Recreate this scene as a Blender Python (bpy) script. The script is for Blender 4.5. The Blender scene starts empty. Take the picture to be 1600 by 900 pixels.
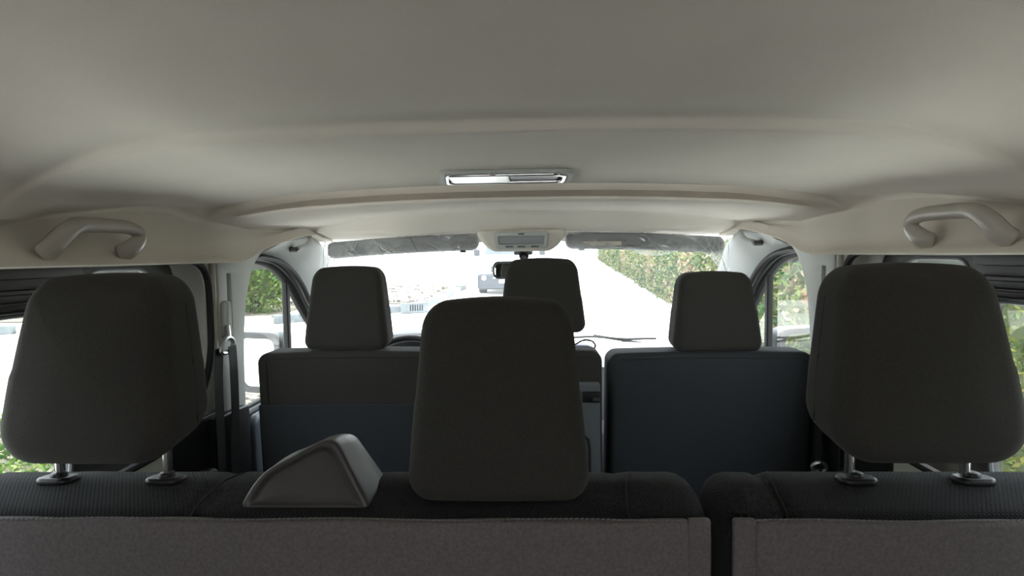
import bpy, bmesh, math, random
import numpy as np
from mathutils import Vector, Matrix, noise
R = math.radians
PI = math.pi
random.seed(7)
rng = np.random.default_rng(7)
S = bpy.context.scene
COL = S.collection

# ---------------------------------------------------------------- camera, sky, sun, exposure
cam_d = bpy.data.cameras.new('camera'); cam = bpy.data.objects.new('camera', cam_d); COL.objects.link(cam)
cam_d.sensor_width = 36; cam_d.lens = 20.25; cam_d.clip_start = 0.02; cam_d.clip_end = 400
CAM = Vector((0.035, 0.0, 1.70))
rot = Matrix.Rotation(R(2.12), 4, 'Z') @ Matrix.Rotation(R(90 - 3.3), 4, 'X') @ Matrix.Rotation(R(-0.8), 4, 'Z')
cam.matrix_world = Matrix.Translation(CAM) @ rot
S.camera = cam

W = bpy.data.worlds.new('world'); S.world = W; W.use_nodes = True
wn = W.node_tree; bg = wn.nodes['Background']
sky = wn.nodes.new('ShaderNodeTexSky'); sky.sky_type = 'NISHITA'
sky.sun_disc = False; sky.sun_elevation = R(58); sky.sun_rotation = R(205); sky.dust_density = 4.0; sky.air_density = 1.4
hz = wn.nodes.new('ShaderNodeMix'); hz.data_type = 'RGBA'; hz.inputs[0].default_value = 0.75
hz.inputs[7].default_value = (6.6, 6.9, 7.2, 1)
wn.links.new(sky.outputs[0], hz.inputs[6]); wn.links.new(hz.outputs[2], bg.inputs[0])
bg.inputs[1].default_value = 0.5

sun_d = bpy.data.lights.new('sun', 'SUN'); sun = bpy.data.objects.new('sun', sun_d); COL.objects.link(sun)
sun_d.energy = 6.0; sun_d.angle = R(1.0); sun_d.color = (1, 0.96, 0.9)
sun.rotation_euler = Vector((-0.40, -0.30, -0.90)).to_track_quat('-Z', 'Y').to_euler()
S.view_settings.view_transform = 'Standard'; S.view_settings.look = 'None'
S.view_settings.gamma = 1; S.view_settings.use_curve_mapping = False
S.view_settings.exposure = 0.98

# ---------------------------------------------------------------- materials
def nodemat(name):
    m = bpy.data.materials.new(name); m.use_nodes = True
    return m, m.node_tree, m.node_tree.nodes['Principled BSDF']

def mat(name, col, rough=0.6, metal=0.0, spec=0.5, var=0.0, vscale=40, bump=0.0, bscale=400, vec='Object', stretch=None, sheen=0.0, coat=0.0):
    m, nt, b = nodemat(name)
    b.inputs['Base Color'].default_value = (*col, 1); b.inputs['Roughness'].default_value = rough
    b.inputs['Metallic'].default_value = metal; b.inputs['Specular IOR Level'].default_value = spec
    b.inputs['Sheen Weight'].default_value = sheen; b.inputs['Coat Weight'].default_value = coat
    tc = nt.nodes.new('ShaderNodeTexCoord')
    src = tc.outputs[vec]
    if stretch:
        mp = nt.nodes.new('ShaderNodeMapping'); mp.inputs['Scale'].default_value = stretch
        nt.links.new(src, mp.inputs[0]); src = mp.outputs[0]
    if var > 0:
        n = nt.nodes.new('ShaderNodeTexNoise'); n.inputs['Scale'].default_value = vscale; n.inputs['Detail'].default_value = 4
        nt.links.new(src, n.inputs['Vector'])
        r = nt.nodes.new('ShaderNodeValToRGB')
        r.color_ramp.elements[0].position = 0.3; r.color_ramp.elements[1].position = 0.7
        r.color_ramp.elements[0].color = (*[c * (1 - var) for c in col], 1)
        r.color_ramp.elements[1].color = (*[min(1, c * (1 + var)) for c in col], 1)
        nt.links.new(n.outputs['Fac'], r.inputs[0]); nt.links.new(r.outputs[0], b.inputs['Base Color'])
    if bump > 0:
        n2 = nt.nodes.new('ShaderNodeTexNoise'); n2.inputs['Scale'].default_value = bscale; n2.inputs['Detail'].default_value = 2
        nt.links.new(src, n2.inputs['Vector'])
        bp = nt.nodes.new('ShaderNodeBump'); bp.inputs['Strength'].default_value = bump; bp.inputs['Distance'].default_value = 0.001
        nt.links.new(n2.outputs['Fac'], bp.inputs['Height']); nt.links.new(bp.outputs[0], b.inputs['Normal'])
    return m

def glass_mat(name, tint=(0.9, 0.95, 0.92), haze=0.03, hazecol=(0.9, 0.9, 0.9), refl=1.0, noise_haze=0.0, scale=6):
    m = bpy.data.materials.new(name); m.use_nodes = True; nt = m.node_tree; nt.nodes.clear()
    out = nt.nodes.new('ShaderNodeOutputMaterial')
    tr = nt.nodes.new('ShaderNodeBsdfTransparent'); tr.inputs[0].default_value = (*tint, 1)
    gl = nt.nodes.new('ShaderNodeBsdfGlossy'); gl.inputs['Roughness'].default_value = 0.02
    df = nt.nodes.new('ShaderNodeBsdfTranslucent'); df.inputs[0].default_value = (*hazecol, 1)
    d2 = nt.nodes.new('ShaderNodeBsdfDiffuse'); d2.inputs[0].default_value = (*hazecol, 1)
    md = nt.nodes.new('ShaderNodeMixShader'); nt.links.new(df.outputs[0], md.inputs[1]); nt.links.new(d2.outputs[0], md.inputs[2])
    m1 = nt.nodes.new('ShaderNodeMixShader'); m1.inputs[0].default_value = haze
    nt.links.new(tr.outputs[0], m1.inputs[1]); nt.links.new(md.outputs[0], m1.inputs[2])
    if noise_haze > 0:
        tc = nt.nodes.new('ShaderNodeTexCoord'); n = nt.nodes.new('ShaderNodeTexNoise'); n.inputs['Scale'].default_value = scale
        n.inputs['Detail'].default_value = 5
        nt.links.new(tc.outputs['Object'], n.inputs['Vector'])
        mr = nt.nodes.new('ShaderNodeMapRange'); mr.inputs[1].default_value = 0.4; mr.inputs[2].default_value = 0.75
        mr.inputs[3].default_value = haze; mr.inputs[4].default_value = haze + noise_haze
        nt.links.new(n.outputs['Fac'], mr.inputs[0]); nt.links.new(mr.outputs[0], m1.inputs[0])
    # Schlick reflectance, the same from both sides of the pane
    fr = nt.nodes.new('ShaderNodeLayerWeight'); fr.inputs[0].default_value = 0.5
    pw = nt.nodes.new('ShaderNodeMath'); pw.operation = 'POWER'; pw.inputs[1].default_value = 5
    nt.links.new(fr.outputs['Facing'], pw.inputs[0])
    mu = nt.nodes.new('ShaderNodeMath'); mu.operation = 'MULTIPLY_ADD'; mu.inputs[1].default_value = 0.92 * refl; mu.inputs[2].default_value = 0.05 * refl
    mu.use_clamp = True
    nt.links.new(pw.outputs[0], mu.inputs[0])
    m2 = nt.nodes.new('ShaderNodeMixShader'); nt.links.new(mu.outputs[0], m2.inputs[0])
    nt.links.new(m1.outputs[0], m2.inputs[1]); nt.links.new(gl.outputs[0], m2.inputs[2])
    nt.links.new(m2.outputs[0], out.inputs[0])
    return m

def leaf_mat(name, cols, scale=2.0):
    m, nt, b = nodemat(name)
    g = nt.nodes.new('ShaderNodeNewGeometry')
    n = nt.nodes.new('ShaderNodeTexNoise'); n.inputs['Scale'].default_value = scale; n.inputs['Detail'].default_value = 2
    tc = nt.nodes.new('ShaderNodeTexCoord'); nt.links.new(tc.outputs['Object'], n.inputs['Vector'])
    ad = nt.nodes.new('ShaderNodeMath'); ad.operation = 'MULTIPLY_ADD'; ad.inputs[1].default_value = 0.55
    nt.links.new(g.outputs['Random Per Island'], ad.inputs[0])
    sb = nt.nodes.new('ShaderNodeMath'); sb.operation = 'SUBTRACT'; sb.inputs[1].default_value = 0.27
    nt.links.new(n.outputs['Fac'], sb.inputs[0]); nt.links.new(sb.outputs[0], ad.inputs[2])
    cols = [(p, tuple(x * .68 for x in c)) for p, c in cols]
    r = nt.nodes.new('ShaderNodeValToRGB')
    els = r.color_ramp.elements
    while len(els) < len(cols): els.new(0.5)
    for i, (p, c) in enumerate(cols):
        els[i].position = p; els[i].color = (*c, 1)
    nt.links.new(ad.outputs[0], r.inputs[0]); nt.links.new(r.outputs[0], b.inputs['Base Color'])
    b.inputs['Roughness'].default_value = 0.55
    tl = nt.nodes.new('ShaderNodeBsdfTranslucent'); nt.links.new(r.outputs[0], tl.inputs[0])
    mx = nt.nodes.new('ShaderNodeMixShader'); mx.inputs[0].default_value = 0.3
    nt.links.new(b.outputs[0], mx.inputs[1]); nt.links.new(tl.outputs[0], mx.inputs[2])
    nt.links.new(mx.outputs[0], nt.nodes['Material Output'].inputs[0])
    return m

M = {}
M['liner'] = mat('headliner_fabric', (0.74, 0.69, 0.62), 0.95, spec=0.1, var=0.05, vscale=3, bump=0.35, bscale=900)
M['liner_trim'] = mat('pale_trim_plastic', (0.50, 0.515, 0.495), 0.7, spec=0.25, bump=0.15, bscale=1200)
M['beige_trim'] = mat('beige_trim_plastic', (0.50, 0.49, 0.43), 0.6, spec=0.3, bump=0.1, bscale=900)
M['handle'] = mat('handle_plastic', (0.40, 0.37, 0.325), 0.32, spec=0.4, bump=0.08, bscale=1500)
M['fabric'] = mat('charcoal_fabric', (0.040, 0.039, 0.036), 0.9, spec=0.15, var=0.12, vscale=300, bump=0.5, bscale=1400, sheen=0.06)
M['knit'] = mat('dark_knit_fabric', (0.018, 0.018, 0.020), 0.9, spec=0.12, var=0.2, vscale=500, bump=0.6, bscale=900, sheen=0.05)
def weave(m, scale, strength):
    nt = m.node_tree; b = nt.nodes['Principled BSDF']; tc = nt.nodes.new('ShaderNodeTexCoord'); hs = []
    for ang in (35, -35):
        mp = nt.nodes.new('ShaderNodeMapping'); mp.inputs['Rotation'].default_value = (0, 0, R(ang)); nt.links.new(tc.outputs['Object'], mp.inputs[0])
        w = nt.nodes.new('ShaderNodeTexWave'); w.inputs['Scale'].default_value = scale; nt.links.new(mp.outputs[0], w.inputs['Vector']); hs.append(w)
    mu = nt.nodes.new('ShaderNodeMath'); mu.operation = 'MULTIPLY'
    nt.links.new(hs[0].outputs['Fac'], mu.inputs[0]); nt.links.new(hs[1].outputs['Fac'], mu.inputs[1])
    bp = nt.nodes.new('ShaderNodeBump'); bp.inputs['Strength'].default_value = strength; bp.inputs['Distance'].default_value = 0.002
    nt.links.new(mu.outputs[0], bp.inputs['Height']); nt.links.new(bp.outputs[0], b.inputs['Normal'])
weave(M['knit'], 70, 0.45)
M['carpet'] = mat('grey_carpet_back', (0.15, 0.137, 0.140), 0.95, spec=0.1, var=0.16, vscale=220, bump=0.9, bscale=700, sheen=0.1)
M['backvinyl'] = mat('slate_back_fabric', (0.030, 0.034, 0.039), 0.8, spec=0.25, var=0.1, vscale=260, bump=0.3, bscale=1200)
M['thread'] = mat('grey_thread', (0.16, 0.155, 0.15), 0.8)
M['seam'] = mat('dark_seam', (0.012, 0.012, 0.012), 0.9)
M['black'] = mat('black_plastic', (0.009, 0.009, 0.010), 0.42, spec=0.4, bump=0.15, bscale=900)
M['rubber'] = mat('black_rubber', (0.008, 0.008, 0.008), 0.6, spec=0.3)
M['matt'] = mat('matt_black_plastic', (0.006, 0.006, 0.006), 0.9, spec=0.05)
M['darkgrey'] = mat('dark_grey_plastic', (0.055, 0.052, 0.052), 0.42, spec=0.45, bump=0.15, bscale=1300)
M['greyplastic'] = mat('grey_panel_plastic', (0.11, 0.12, 0.13), 0.5, spec=0.35, bump=0.1, bscale=900)
M['doorgrey'] = mat('blue_grey_door_plastic', (0.10, 0.12, 0.145), 0.4, spec=0.4, bump=0.1, bscale=900)
M['chrome'] = mat('chrome', (0.75, 0.75, 0.76), 0.12, metal=1.0)
M['steel'] = mat('brushed_steel', (0.55, 0.56, 0.56), 0.35, metal=1.0)
M['white'] = mat('white_paint', (0.82, 0.82, 0.80), 0.3, spec=0.5, coat=0.4)
M['webbing'] = mat('black_webbing', (0.013, 0.013, 0.015), 0.7, spec=0.3, bump=0.6, bscale=900, stretch=(1, 1, 6))
M['dash'] = mat('pale_dashboard_plastic', (0.32, 0.33, 0.345), 0.6, spec=0.2, bump=0.1, bscale=900)
M['visor'] = mat('grey_visor_vinyl', (0.33, 0.34, 0.35), 0.7, spec=0.2, bump=0.2, bscale=900)
M['lampwhite'] = mat('white_lamp_lens', (0.92, 0.92, 0.92), 0.2, spec=0.5)
M['mirror'] = mat('mirror_glass', (0.82, 0.86, 0.85), 0.02, metal=1.0)
M['label'] = mat('cream_label', (0.75, 0.70, 0.60), 0.6)
M['glass'] = glass_mat('side_glass', haze=0.012)
M['windscreen'] = glass_mat('windscreen_glass', tint=(0.93, 0.96, 0.95), haze=0.012, hazecol=(0.85, 0.9, 0.95), noise_haze=0.018, scale=3)  # pale scatter in the glass stands for veiling glare and dust
M['film'] = glass_mat('clear_plastic_film', tint=(0.93, 0.94, 0.94), haze=0.12, hazecol=(0.95, 0.96, 0.97), refl=1.5, noise_haze=0.45, scale=10)
M['crease_highlight'] = glass_mat('film_crease_highlight', tint=(0.9, 0.9, 0.9), haze=0.55, hazecol=(0.95, 0.95, 0.95), refl=2.5)  # pale stuff for highlights drawn along the film's folds and hem
M['carglass'] = mat('dark_car_glass', (0.05, 0.07, 0.09), 0.08, spec=0.6)
M['cardark'] = mat('slate_car_paint', (0.022, 0.03, 0.04), 0.45, spec=0.5, coat=0.3)
M['tyre'] = mat('tyre_rubber', (0.02, 0.02, 0.02), 0.8)
M['lampglass'] = mat('headlamp_glass', (0.8, 0.83, 0.86), 0.1, spec=0.8)
M['plaster'] = mat('white_plaster', (0.80, 0.80, 0.79), 0.85, var=0.05, vscale=0.8)
M['concrete'] = mat('pale_concrete', (0.66, 0.66, 0.64), 0.9, spec=0.1, var=0.06, vscale=0.6, vec='Object', bump=0.3, bscale=60)
M['kerbwhite'] = mat('white_kerb_paint', (0.72, 0.72, 0.70), 0.8, var=0.08, vscale=8)
M['kerbblack'] = mat('faded_black_kerb_paint', (0.10, 0.115, 0.125), 0.8, var=0.2, vscale=8)
M['soil'] = mat('dry_soil', (0.13, 0.115, 0.09), 0.95, var=0.35, vscale=3)
M['rubble'] = mat('pale_rubble', (0.20, 0.185, 0.165), 0.9, var=0.45, vscale=6)
M['fence'] = mat('white_fence_paint', (0.85, 0.85, 0.85), 0.6)
M['core'] = mat('dark_core_twigs', (0.045, 0.06, 0.02), 0.95, var=0.3, vscale=5)  # dark solid core that keeps hedges and bushes opaque
M['floormat'] = mat('grey_floor_vinyl', (0.12, 0.12, 0.12), 0.8, bump=0.2, bscale=300)
M['rearglass'] = glass_mat('added_rear_glass', tint=(0.92, 0.90, 0.88), haze=0.01)  # pane of the added rear window, tint set for light from behind
M['tailgate'] = mat('dark_tailgate_lining', (0.10, 0.10, 0.095), 0.8)
M['green'] = leaf_mat('fresh_green_leaves', [(0.15, (0.025, 0.07, 0.012)), (0.45, (0.06, 0.14, 0.02)), (0.7, (0.13, 0.23, 0.03)), (0.95, (0.28, 0.32, 0.08))], 1.2)
M['croton'] = leaf_mat('mixed_hedge_leaves', [(0.05, (0.03, 0.08, 0.03)), (0.34, (0.06, 0.15, 0.04)), (0.50, (0.18, 0.25, 0.05)), (0.62, (0.32, 0.30, 0.14)), (0.78, (0.45, 0.38, 0.28)), (0.97, (0.34, 0.10, 0.06))], 0.7)
M['bushyellow'] = leaf_mat('yellow_green_leaves', [(0.08, (0.03, 0.08, 0.012)), (0.35, (0.09, 0.15, 0.02)), (0.6, (0.22, 0.25, 0.04)), (0.8, (0.36, 0.32, 0.09)), (0.97, (0.30, 0.12, 0.04))], 1.0)

# ---------------------------------------------------------------- helpers
ORG = {}
def tag(o, label=None, cat=None, group=None, kind=None):
    if label: o['label'] = label
    if cat: o['category'] = cat
    if group: o['group'] = group
    if kind: o['kind'] = kind
    return o
def empty(name, loc=(0, 0, 0), label=None, cat=None, group=None, kind=None):
    o = bpy.data.objects.new(name, None); COL.objects.link(o); o.location = loc; o.empty_display_size = 0.05
    ORG[o.name] = Vector(loc)
    return tag(o, label, cat, group, kind)
def obj(name, geo, m, parent=None, smooth=True, auto=None):
    """geo = (verts in world coordinates, faces); linked as one mesh object"""
    vs, fs = geo
    vs = [Vector(v) for v in vs]
    if parent is not None: org = ORG[parent.name]
    else:
        lo = Vector((min(v.x for v in vs), min(v.y for v in vs), min(v.z for v in vs)))
        hi = Vector((max(v.x for v in vs), max(v.y for v in vs), max(v.z for v in vs)))
        org = Vector(((lo.x + hi.x) / 2, (lo.y + hi.y) / 2, lo.z))
    me = bpy.data.meshes.new(name)
    me.from_pydata([tuple(v - org) for v in vs], [], fs)
    bm = bmesh.new(); bm.from_mesh(me)
    if len(bm.verts) < 60000:
        bmesh.ops.remove_doubles(bm, verts=bm.verts, dist=1e-6)
        bmesh.ops.recalc_face_normals(bm, faces=bm.faces)
    bm.to_mesh(me); bm.free()
    me.materials.append(m)
    if smooth:
        me.polygons.foreach_set('use_smooth', [True] * len(me.polygons))
        try: me.set_sharp_from_angle(angle=R(auto or 40))
        except Exception: pass
    o = bpy.data.objects.new(name, me); COL.objects.link(o)
    if parent is not None: o.parent = parent; ORG[o.name] = org
    else: o.location = org; ORG[o.name] = org
    return o
def join(*gs):
    V, F = [], []
    for vs, fs in gs:
        k = len(V); V += [Vector(v) for v in vs]; F += [tuple(i + k for i in f) for f in fs]
    return V, F
def xf(g, mtx):
    return [mtx @ Vector(v) for v in g[0]], g[1]
def loft(rings, closed=True, caps=False):
    n = len(rings[0]); V = [Vector(p) for r in rings for p in r]; F = []
    for i in range(len(rings) - 1):
        for j in range(n if closed else n - 1):
            a, b = i * n + j, i * n + (j + 1) % n
            F.append((a, b, b + n, a + n))
    if caps:
        F.append(tuple(range(n))); F.append(tuple(range((len(rings) - 1) * n, len(rings) * n)))
    return V, F
def tube(pts, rad, seg=10, closed=False, flat=None, up=(0, 0, 1)):
    """rad number or list; flat = width scale across 'side' axis"""
    pts = [Vector(p) for p in pts]; n = len(pts); rings = []
    pu = Vector(up)
    for i, p in enumerate(pts):
        if closed: t = pts[(i + 1) % n] - pts[i - 1]
        else: t = pts[min(i + 1, n - 1)] - pts[max(i - 1, 0)]
        t.normalize()
        s = t.cross(pu)
        if s.length < 1e-3: s = t.cross(Vector((1, 0, 0)))
        s.normalize(); u = s.cross(t); r = rad[i] if isinstance(rad, (list, tuple)) else rad
        k = flat or 1
        rings.append([p + s * math.cos(2 * PI * j / seg) * r * k + u * math.sin(2 * PI * j / seg) * r for j in range(seg)])
    if closed:
        rings.append(rings[0]); return loft(rings)
    return loft(rings, caps=True)
def spline(pts, n=8, closed=False):
    pts = [Vector(p) for p in pts]; out = []; m = len(pts)
    for i in range(m if closed else m - 1):
        if closed: p0, p1, p2, p3 = pts[i - 1], pts[i], pts[(i + 1) % m], pts[(i + 2) % m]
        else: p0, p1, p2, p3 = pts[max(i - 1, 0)], pts[i], pts[i + 1], pts[min(i + 2, m - 1)]
        for k in range(n):
            t = k / n
            out.append(0.5 * ((2 * p1) + (p2 - p0) * t + (2 * p0 - 5 * p1 + 4 * p2 - p3) * t * t + (3 * p1 - p0 - 3 * p2 + p3) * t ** 3))
    if not closed: out.append(pts[-1])
    return out
def rbox(c, s, r=0.01, seg=3, f=None, rotz=0, rot=None):
    """rounded box, centre c, full size s"""
    hx, hy, hz_ = s[0] / 2, s[1] / 2, s[2] / 2; r = min(r, hx * .98, hy * .98, hz_ * .98)
    bm = bmesh.new(); bmesh.ops.create_cube(bm, size=2)
    N = 2 * seg + 2
    bmesh.ops.subdivide_edges(bm, edges=bm.edges, cuts=N - 1, use_grid_fill=True)
    bm.verts.index_update()
    def q(t, h):   # map grid coordinate to inner coordinate + normal component
        k = round((t + 1) / 2 * N)
        if k <= seg: return -(h - r), -math.tan((1 - k / seg) * PI / 4) if seg else -1
        if k >= N - seg: return h - r, math.tan((1 - (N - k) / seg) * PI / 4)
        return 0, 0
    V = []
    for v in bm.verts:
        cx, nx = q(v.co.x, hx); cy, ny = q(v.co.y, hy); cz, nz = q(v.co.z, hz_)
        nn = Vector((nx, ny, nz)); nn = nn.normalized() * r if nn.length else nn
        V.append(Vector((cx, cy, cz)) + nn)
    F = [tuple(v.index for v in fc.verts) for fc in bm.faces]; bm.free()
    if f: V = [f(v) for v in V]
    m = Matrix.Translation(c) @ (rot if rot is not None else Matrix.Rotation(rotz, 4, 'Z'))
    return [m @ v for v in V], F
def rrect(hw, hh, r, n=8, rb=None):
    """rounded rectangle outline (u, v), CCW; rb = radius at the bottom corners"""
    rb = r if rb is None else rb; out = []
    for (sx, sy, rr, a0) in ((1, 1, r, 0), (-1, 1, r, 90), (-1, -1, rb, 180), (1, -1, rb, 270)):
        rr = max(rr, 1e-4)
        for k in range(n + 1):
            a = R(a0 + 90 * k / n); out.append((sx * (hw - rr) + rr * math.cos(a), sy * (hh - rr) + rr * math.sin(a)))
    return out
def densify(o, step):
    res = []
    for i, p in enumerate(o):
        q = o[(i + 1) % len(o)]; d = math.hypot(q[0] - p[0], q[1] - p[1]); k = max(1, int(d / step))
        for j in range(k): res.append((p[0] + (q[0] - p[0]) * j / k, p[1] + (q[1] - p[1]) * j / k))
    return res
def pillow(hw, hh, depth, rt, rb, er, f, n=10, caprings=7, dome=0.0):
    """cushion: outline in (u, v), thickness along w, edges rounded by er; f maps (u, v, w) to world"""
    K = 8; rings = []; base = densify(rrect(hw, hh, rt, n, rb), 0.02)
    # inset by shrinking half sizes and radii consistently
    def outline(s):
        k = []
        for (u, v) in base:
            rr = rt if v > 0 else rb
            cu = max(-(hw - rr), min(hw - rr, u)); cv = max(-(hh - (rt if v > 0 else rb)), min(hh - (rt if v > 0 else rb), v))
            d = math.hypot(u - cu, v - cv)
            if d > 1e-6:
                uu, vv = cu + (u - cu) * max(0, (rr - s)) / rr, cv + (v - cv) * max(0, (rr - s)) / rr
            else: uu, vv = u, v
            k.append((uu, vv))
        return k
    def cap(sgn):
        o = outline(er); rr = []
        for i in range(1, caprings + 1):
            t = 1 - i / (caprings + 0.0)
            rr.append([(u * t, v * t, sgn * (depth / 2 + dome * (1 - t * t))) for (u, v) in o])
        return rr
    rings += list(reversed(cap(-1)))
    for i in range(K + 1):
        a = PI / 2 * i / K; o = outline(er * (1 - math.sin(a))); w = -(depth / 2 - er) - er * math.cos(a)
        rings.append([(u, v, w) for (u, v) in o])
    for i in range(K + 1):
        a = PI / 2 * i / K; o = outline(er * (1 - math.cos(a))); w = (depth / 2 - er) + er * math.sin(a)
        rings.append([(u, v, w) for (u, v) in o])
    rings += cap(1)
    rings = [[f(*p) for p in r] for r in rings]
    return loft(rings)
def plate(outer, holes, thick, f, bevel=0.0, res=3):
    """flat plate with holes in (u, v), thickness along w, mapped by f(u, v, w)"""
    cu = bpy.data.curves.new('tmp', 'CURVE'); cu.dimensions = '2D'; cu.fill_mode = 'BOTH'
    cu.extrude = max(thick / 2 - bevel, 1e-5); cu.bevel_depth = bevel; cu.bevel_resolution = res
    if bevel: cu.offset = -bevel
    for lp in [outer] + list(holes):
        sp = cu.splines.new('POLY'); sp.points.add(len(lp) - 1); sp.use_cyclic_u = True
        for i, (u, v) in enumerate(lp): sp.points[i].co = (u, v, 0, 1)
    o = bpy.data.objects.new('tmp', cu); COL.objects.link(o)
    me = bpy.data.meshes.new_from_object(o.evaluated_get(bpy.context.evaluated_depsgraph_get()))
    V = [f(v.co.x, v.co.y, v.co.z) for v in me.vertices]; F = [tuple(p.vertices) for p in me.polygons]
    bpy.data.objects.remove(o); bpy.data.curves.remove(cu); bpy.data.meshes.remove(me)
    return V, F
def lathe(prof, seg=24, f=None):
    rings = [[(r * math.cos(2 * PI * j / seg), r * math.sin(2 * PI * j / seg), z) for j in range(seg)] for r, z in prof]
    g = loft(rings, caps=True)
    if f: g = ([f(Vector(v)) for v in g[0]], g[1])
    return g
def interp(tab, x):
    if x <= tab[0][0]: return tab[0][1]
    for (a, va), (b, vb) in zip(tab, tab[1:]):
        if x <= b:
            t = (x - a) / (b - a); return va + (vb - va) * t
    return tab[-1][1]
def sstep(a, b, x):
    t = max(0, min(1, (x - a) / (b - a))); return t * t * (3 - 2 * t)
def side(x):            # (y, z, w) plate mapping onto a side wall at |x|
    return lambda u, v, w: Vector((x + w, u, v))
def round_poly(pts, rads, n=8):
    out = []; m = len(pts)
    for i in range(m):
        p0, p, p1 = Vector(pts[i - 1]), Vector(pts[i]), Vector(pts[(i + 1) % m])
        r = rads[i] if isinstance(rads, (list, tuple)) else rads
        a = (p0 - p); b = (p1 - p); la, lb = a.length, b.length; a.normalize(); b.normalize()
        d = min(r, la * .49, lb * .49)
        s, e = p + a * d, p + b * d
        for k in range(n + 1):
            t = k / n; q = s * (1 - t) ** 2 + p * 2 * t * (1 - t) + e * t * t; out.append((q.x, q.y))
    return out

# ================================================================ VAN SHELL (the room)
# ---- headliner
ZC = [(-.95, 1.965), (.15, 1.962), (.45, 1.948), (.62, 1.930), (.72, 1.912), (.77, 1.9045), (.80, 1.902), (.85, 1.903), (.866, 1.902), (.874, 1.898), (.879, 1.890), (.884, 1.886), (.898, 1.8855), (.93, 1.8850), (1.2, 1.8795), (1.33, 1.8765), (1.385, 1.8735), (1.410, 1.8722), (1.425, 1.8735), (1.440, 1.878), (1.452, 1.883), (1.460, 1.891), (1.468, 1.8955), (1.476, 1.896), (1.482, 1.892), (1.486, 1.882), (1.488, 1.872), (1.4890, 1.864), (1.4896, 1.8445), (1.4905, 1.840), (1.493, 1.8365), (1.50, 1.8335), (1.7, 1.840), (1.90, 1.8475),
      (1.945, 1.8475), (1.960, 1.8480), (1.980, 1.8530), (2.005, 1.8560), (2.028, 1.8530), (2.042, 1.842), (2.055, 1.823), (2.070, 1.804), (2.085, 1.792), (2.095, 1.787), (2.105, 1.786), (2.112, 1.790), (2.118, 1.796), (2.15, 1.797), (2.18, 1.785), (2.20, 1.765), (2.21, 1.750)]  # grooves at cross step and header are shaped to hold shade
ZL = [(-.9, 1.69), (1.5, 1.69), (1.58, 1.688), (1.65, 1.699), (1.70, 1.720), (1.76, 1.738), (1.88, 1.762), (1.98, 1.776), (2.05, 1.780), (2.10, 1.772), (2.21, 1.760)]
ZS = [(-.9, 1.755), (.80, 1.760), (.90, 1.767), (1.0, 1.783), (1.24, 1.818), (1.40, 1.826), (1.52, 1.80), (1.7, 1.785), (1.9, 1.797), (2.0, 1.795), (2.17, 1.772), (2.21, 1.766)]
WX = [(-.9, 1.0), (1.64, 1.0), (1.70, .995), (1.78, .975), (1.86, .96), (1.92, .955), (2.0, .95), (2.17, .94)]
def zceil(x, y):
    a = abs(x) / .84
    return interp(ZC, y) - 0.045 * a ** 2.4
def section(y):
    zl = interp(ZL, y); zs = max(interp(ZS, y), zl + .006); w = interp(WX, y)
    half = []
    for i in range(0, 22):
        x = .50 * i / 21; half.append((x, zceil(x, y)))
    z5 = zceil(.50, y); top = z5 - .012
    for i in range(1, 15):
        t = i / 14; x = .50 + .315 * t
        # the crown rolls over into the shoulder above the windows
        e = (1 - t ** 2.0) ** .62
        zz = zceil(x, y)
        half.append((x, zs + .001 + (zz - zs) * min(1, e) if zz > zs else zs + .001))
    # recessed side panel that holds the grab handle
    q = sstep(.86, .97, y) * (1 - sstep(1.42, 1.64, y))
    half += [(.815 + .022 * q, zs + .001 + .003 * q), (.815 + .042 * q, zs + .001 * q), (.815 + .050 * q, zs - .010)]
    ax, az, bx_, bz = .815 + .050 * q, zs - .010, .800 + .026 * q, zl + .028
    for t in (.2, .4, .6, .8, 1.0): half.append((ax + (bx_ - ax) * t, max(az + (bz - az) * t, zl + .016)))
    half += [(.794 + .010 * q, zl + .014), (.786, zl + .007), (.782, zl + .002), (.785, zl - .001), (.795, zl)]
    half = [(x * w, z) for x, z in half] + [(.845, zl), (.87, zl)]
    # overhanging lip and groove of the cross step, shaped to darken its band
    yo = lambda x: y - (.034 * (1 - (y - 1.4893) / .12) * (1 - sstep(.60, .80, x)) if 1.4893 < y < 1.6093 else 0)
    pts = [(-x, yo(x), z) for x, z in reversed(half)] + [(x, yo(x), z) for x, z in half[1:]]
    return pts
ys = [-.92, -.6, -.3, 0, .2, .35] + [.45 + .02 * i for i in range(24)] + [.84 + .0035 * i for i in range(0, 18)] + [.98 + .02 * i for i in range(0, 21)] + [1.40 + .006 * i for i in range(10)] + [1.46 + .0018 * i for i in range(16)] + [1.489, 1.4896, 1.4905, 1.4915, 1.493, 1.495, 1.498, 1.503, 1.51] + [1.52 + .02 * i for i in range(23)] + [1.98 + .01 * i for i in range(12)] + [2.096, 2.105, 2.110, 2.114, 2.118, 2.15, 2.17, 2.18, 2.19, 2.20, 2.21]
ys = sorted(set(round(y, 4) for y in ys))
obj('ceiling', loft([section(y) for y in ys], closed=False), M['liner'], auto=50)['kind'] = 'structure'
# outer roof skin closes the roof space
rf = []
for y in [-.97, 0, 1, 1.8, 2.1, 2.24]:
    dz = 0 if y < 1.8 else (y - 1.8) * .35
    rf.append([(x, y, 2.0 - .08 * (abs(x) / .93) ** 3 - dz) for x in [-.93 + .062 * i for i in range(31)]])
rf = [[(p[0][0], p[0][1], 1.66)] + p + [(p[-1][0], p[-1][1], 1.66)] for p in rf]
obj('roof', loft(rf, closed=False), M['white'])['kind'] = 'structure'

# ---- floor, lower body
def fl():
    return rbox((0, 1.0, .63), (1.72, 3.86, .05), .01)
obj('floor', fl(), M['floormat'])['kind'] = 'structure'

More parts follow.
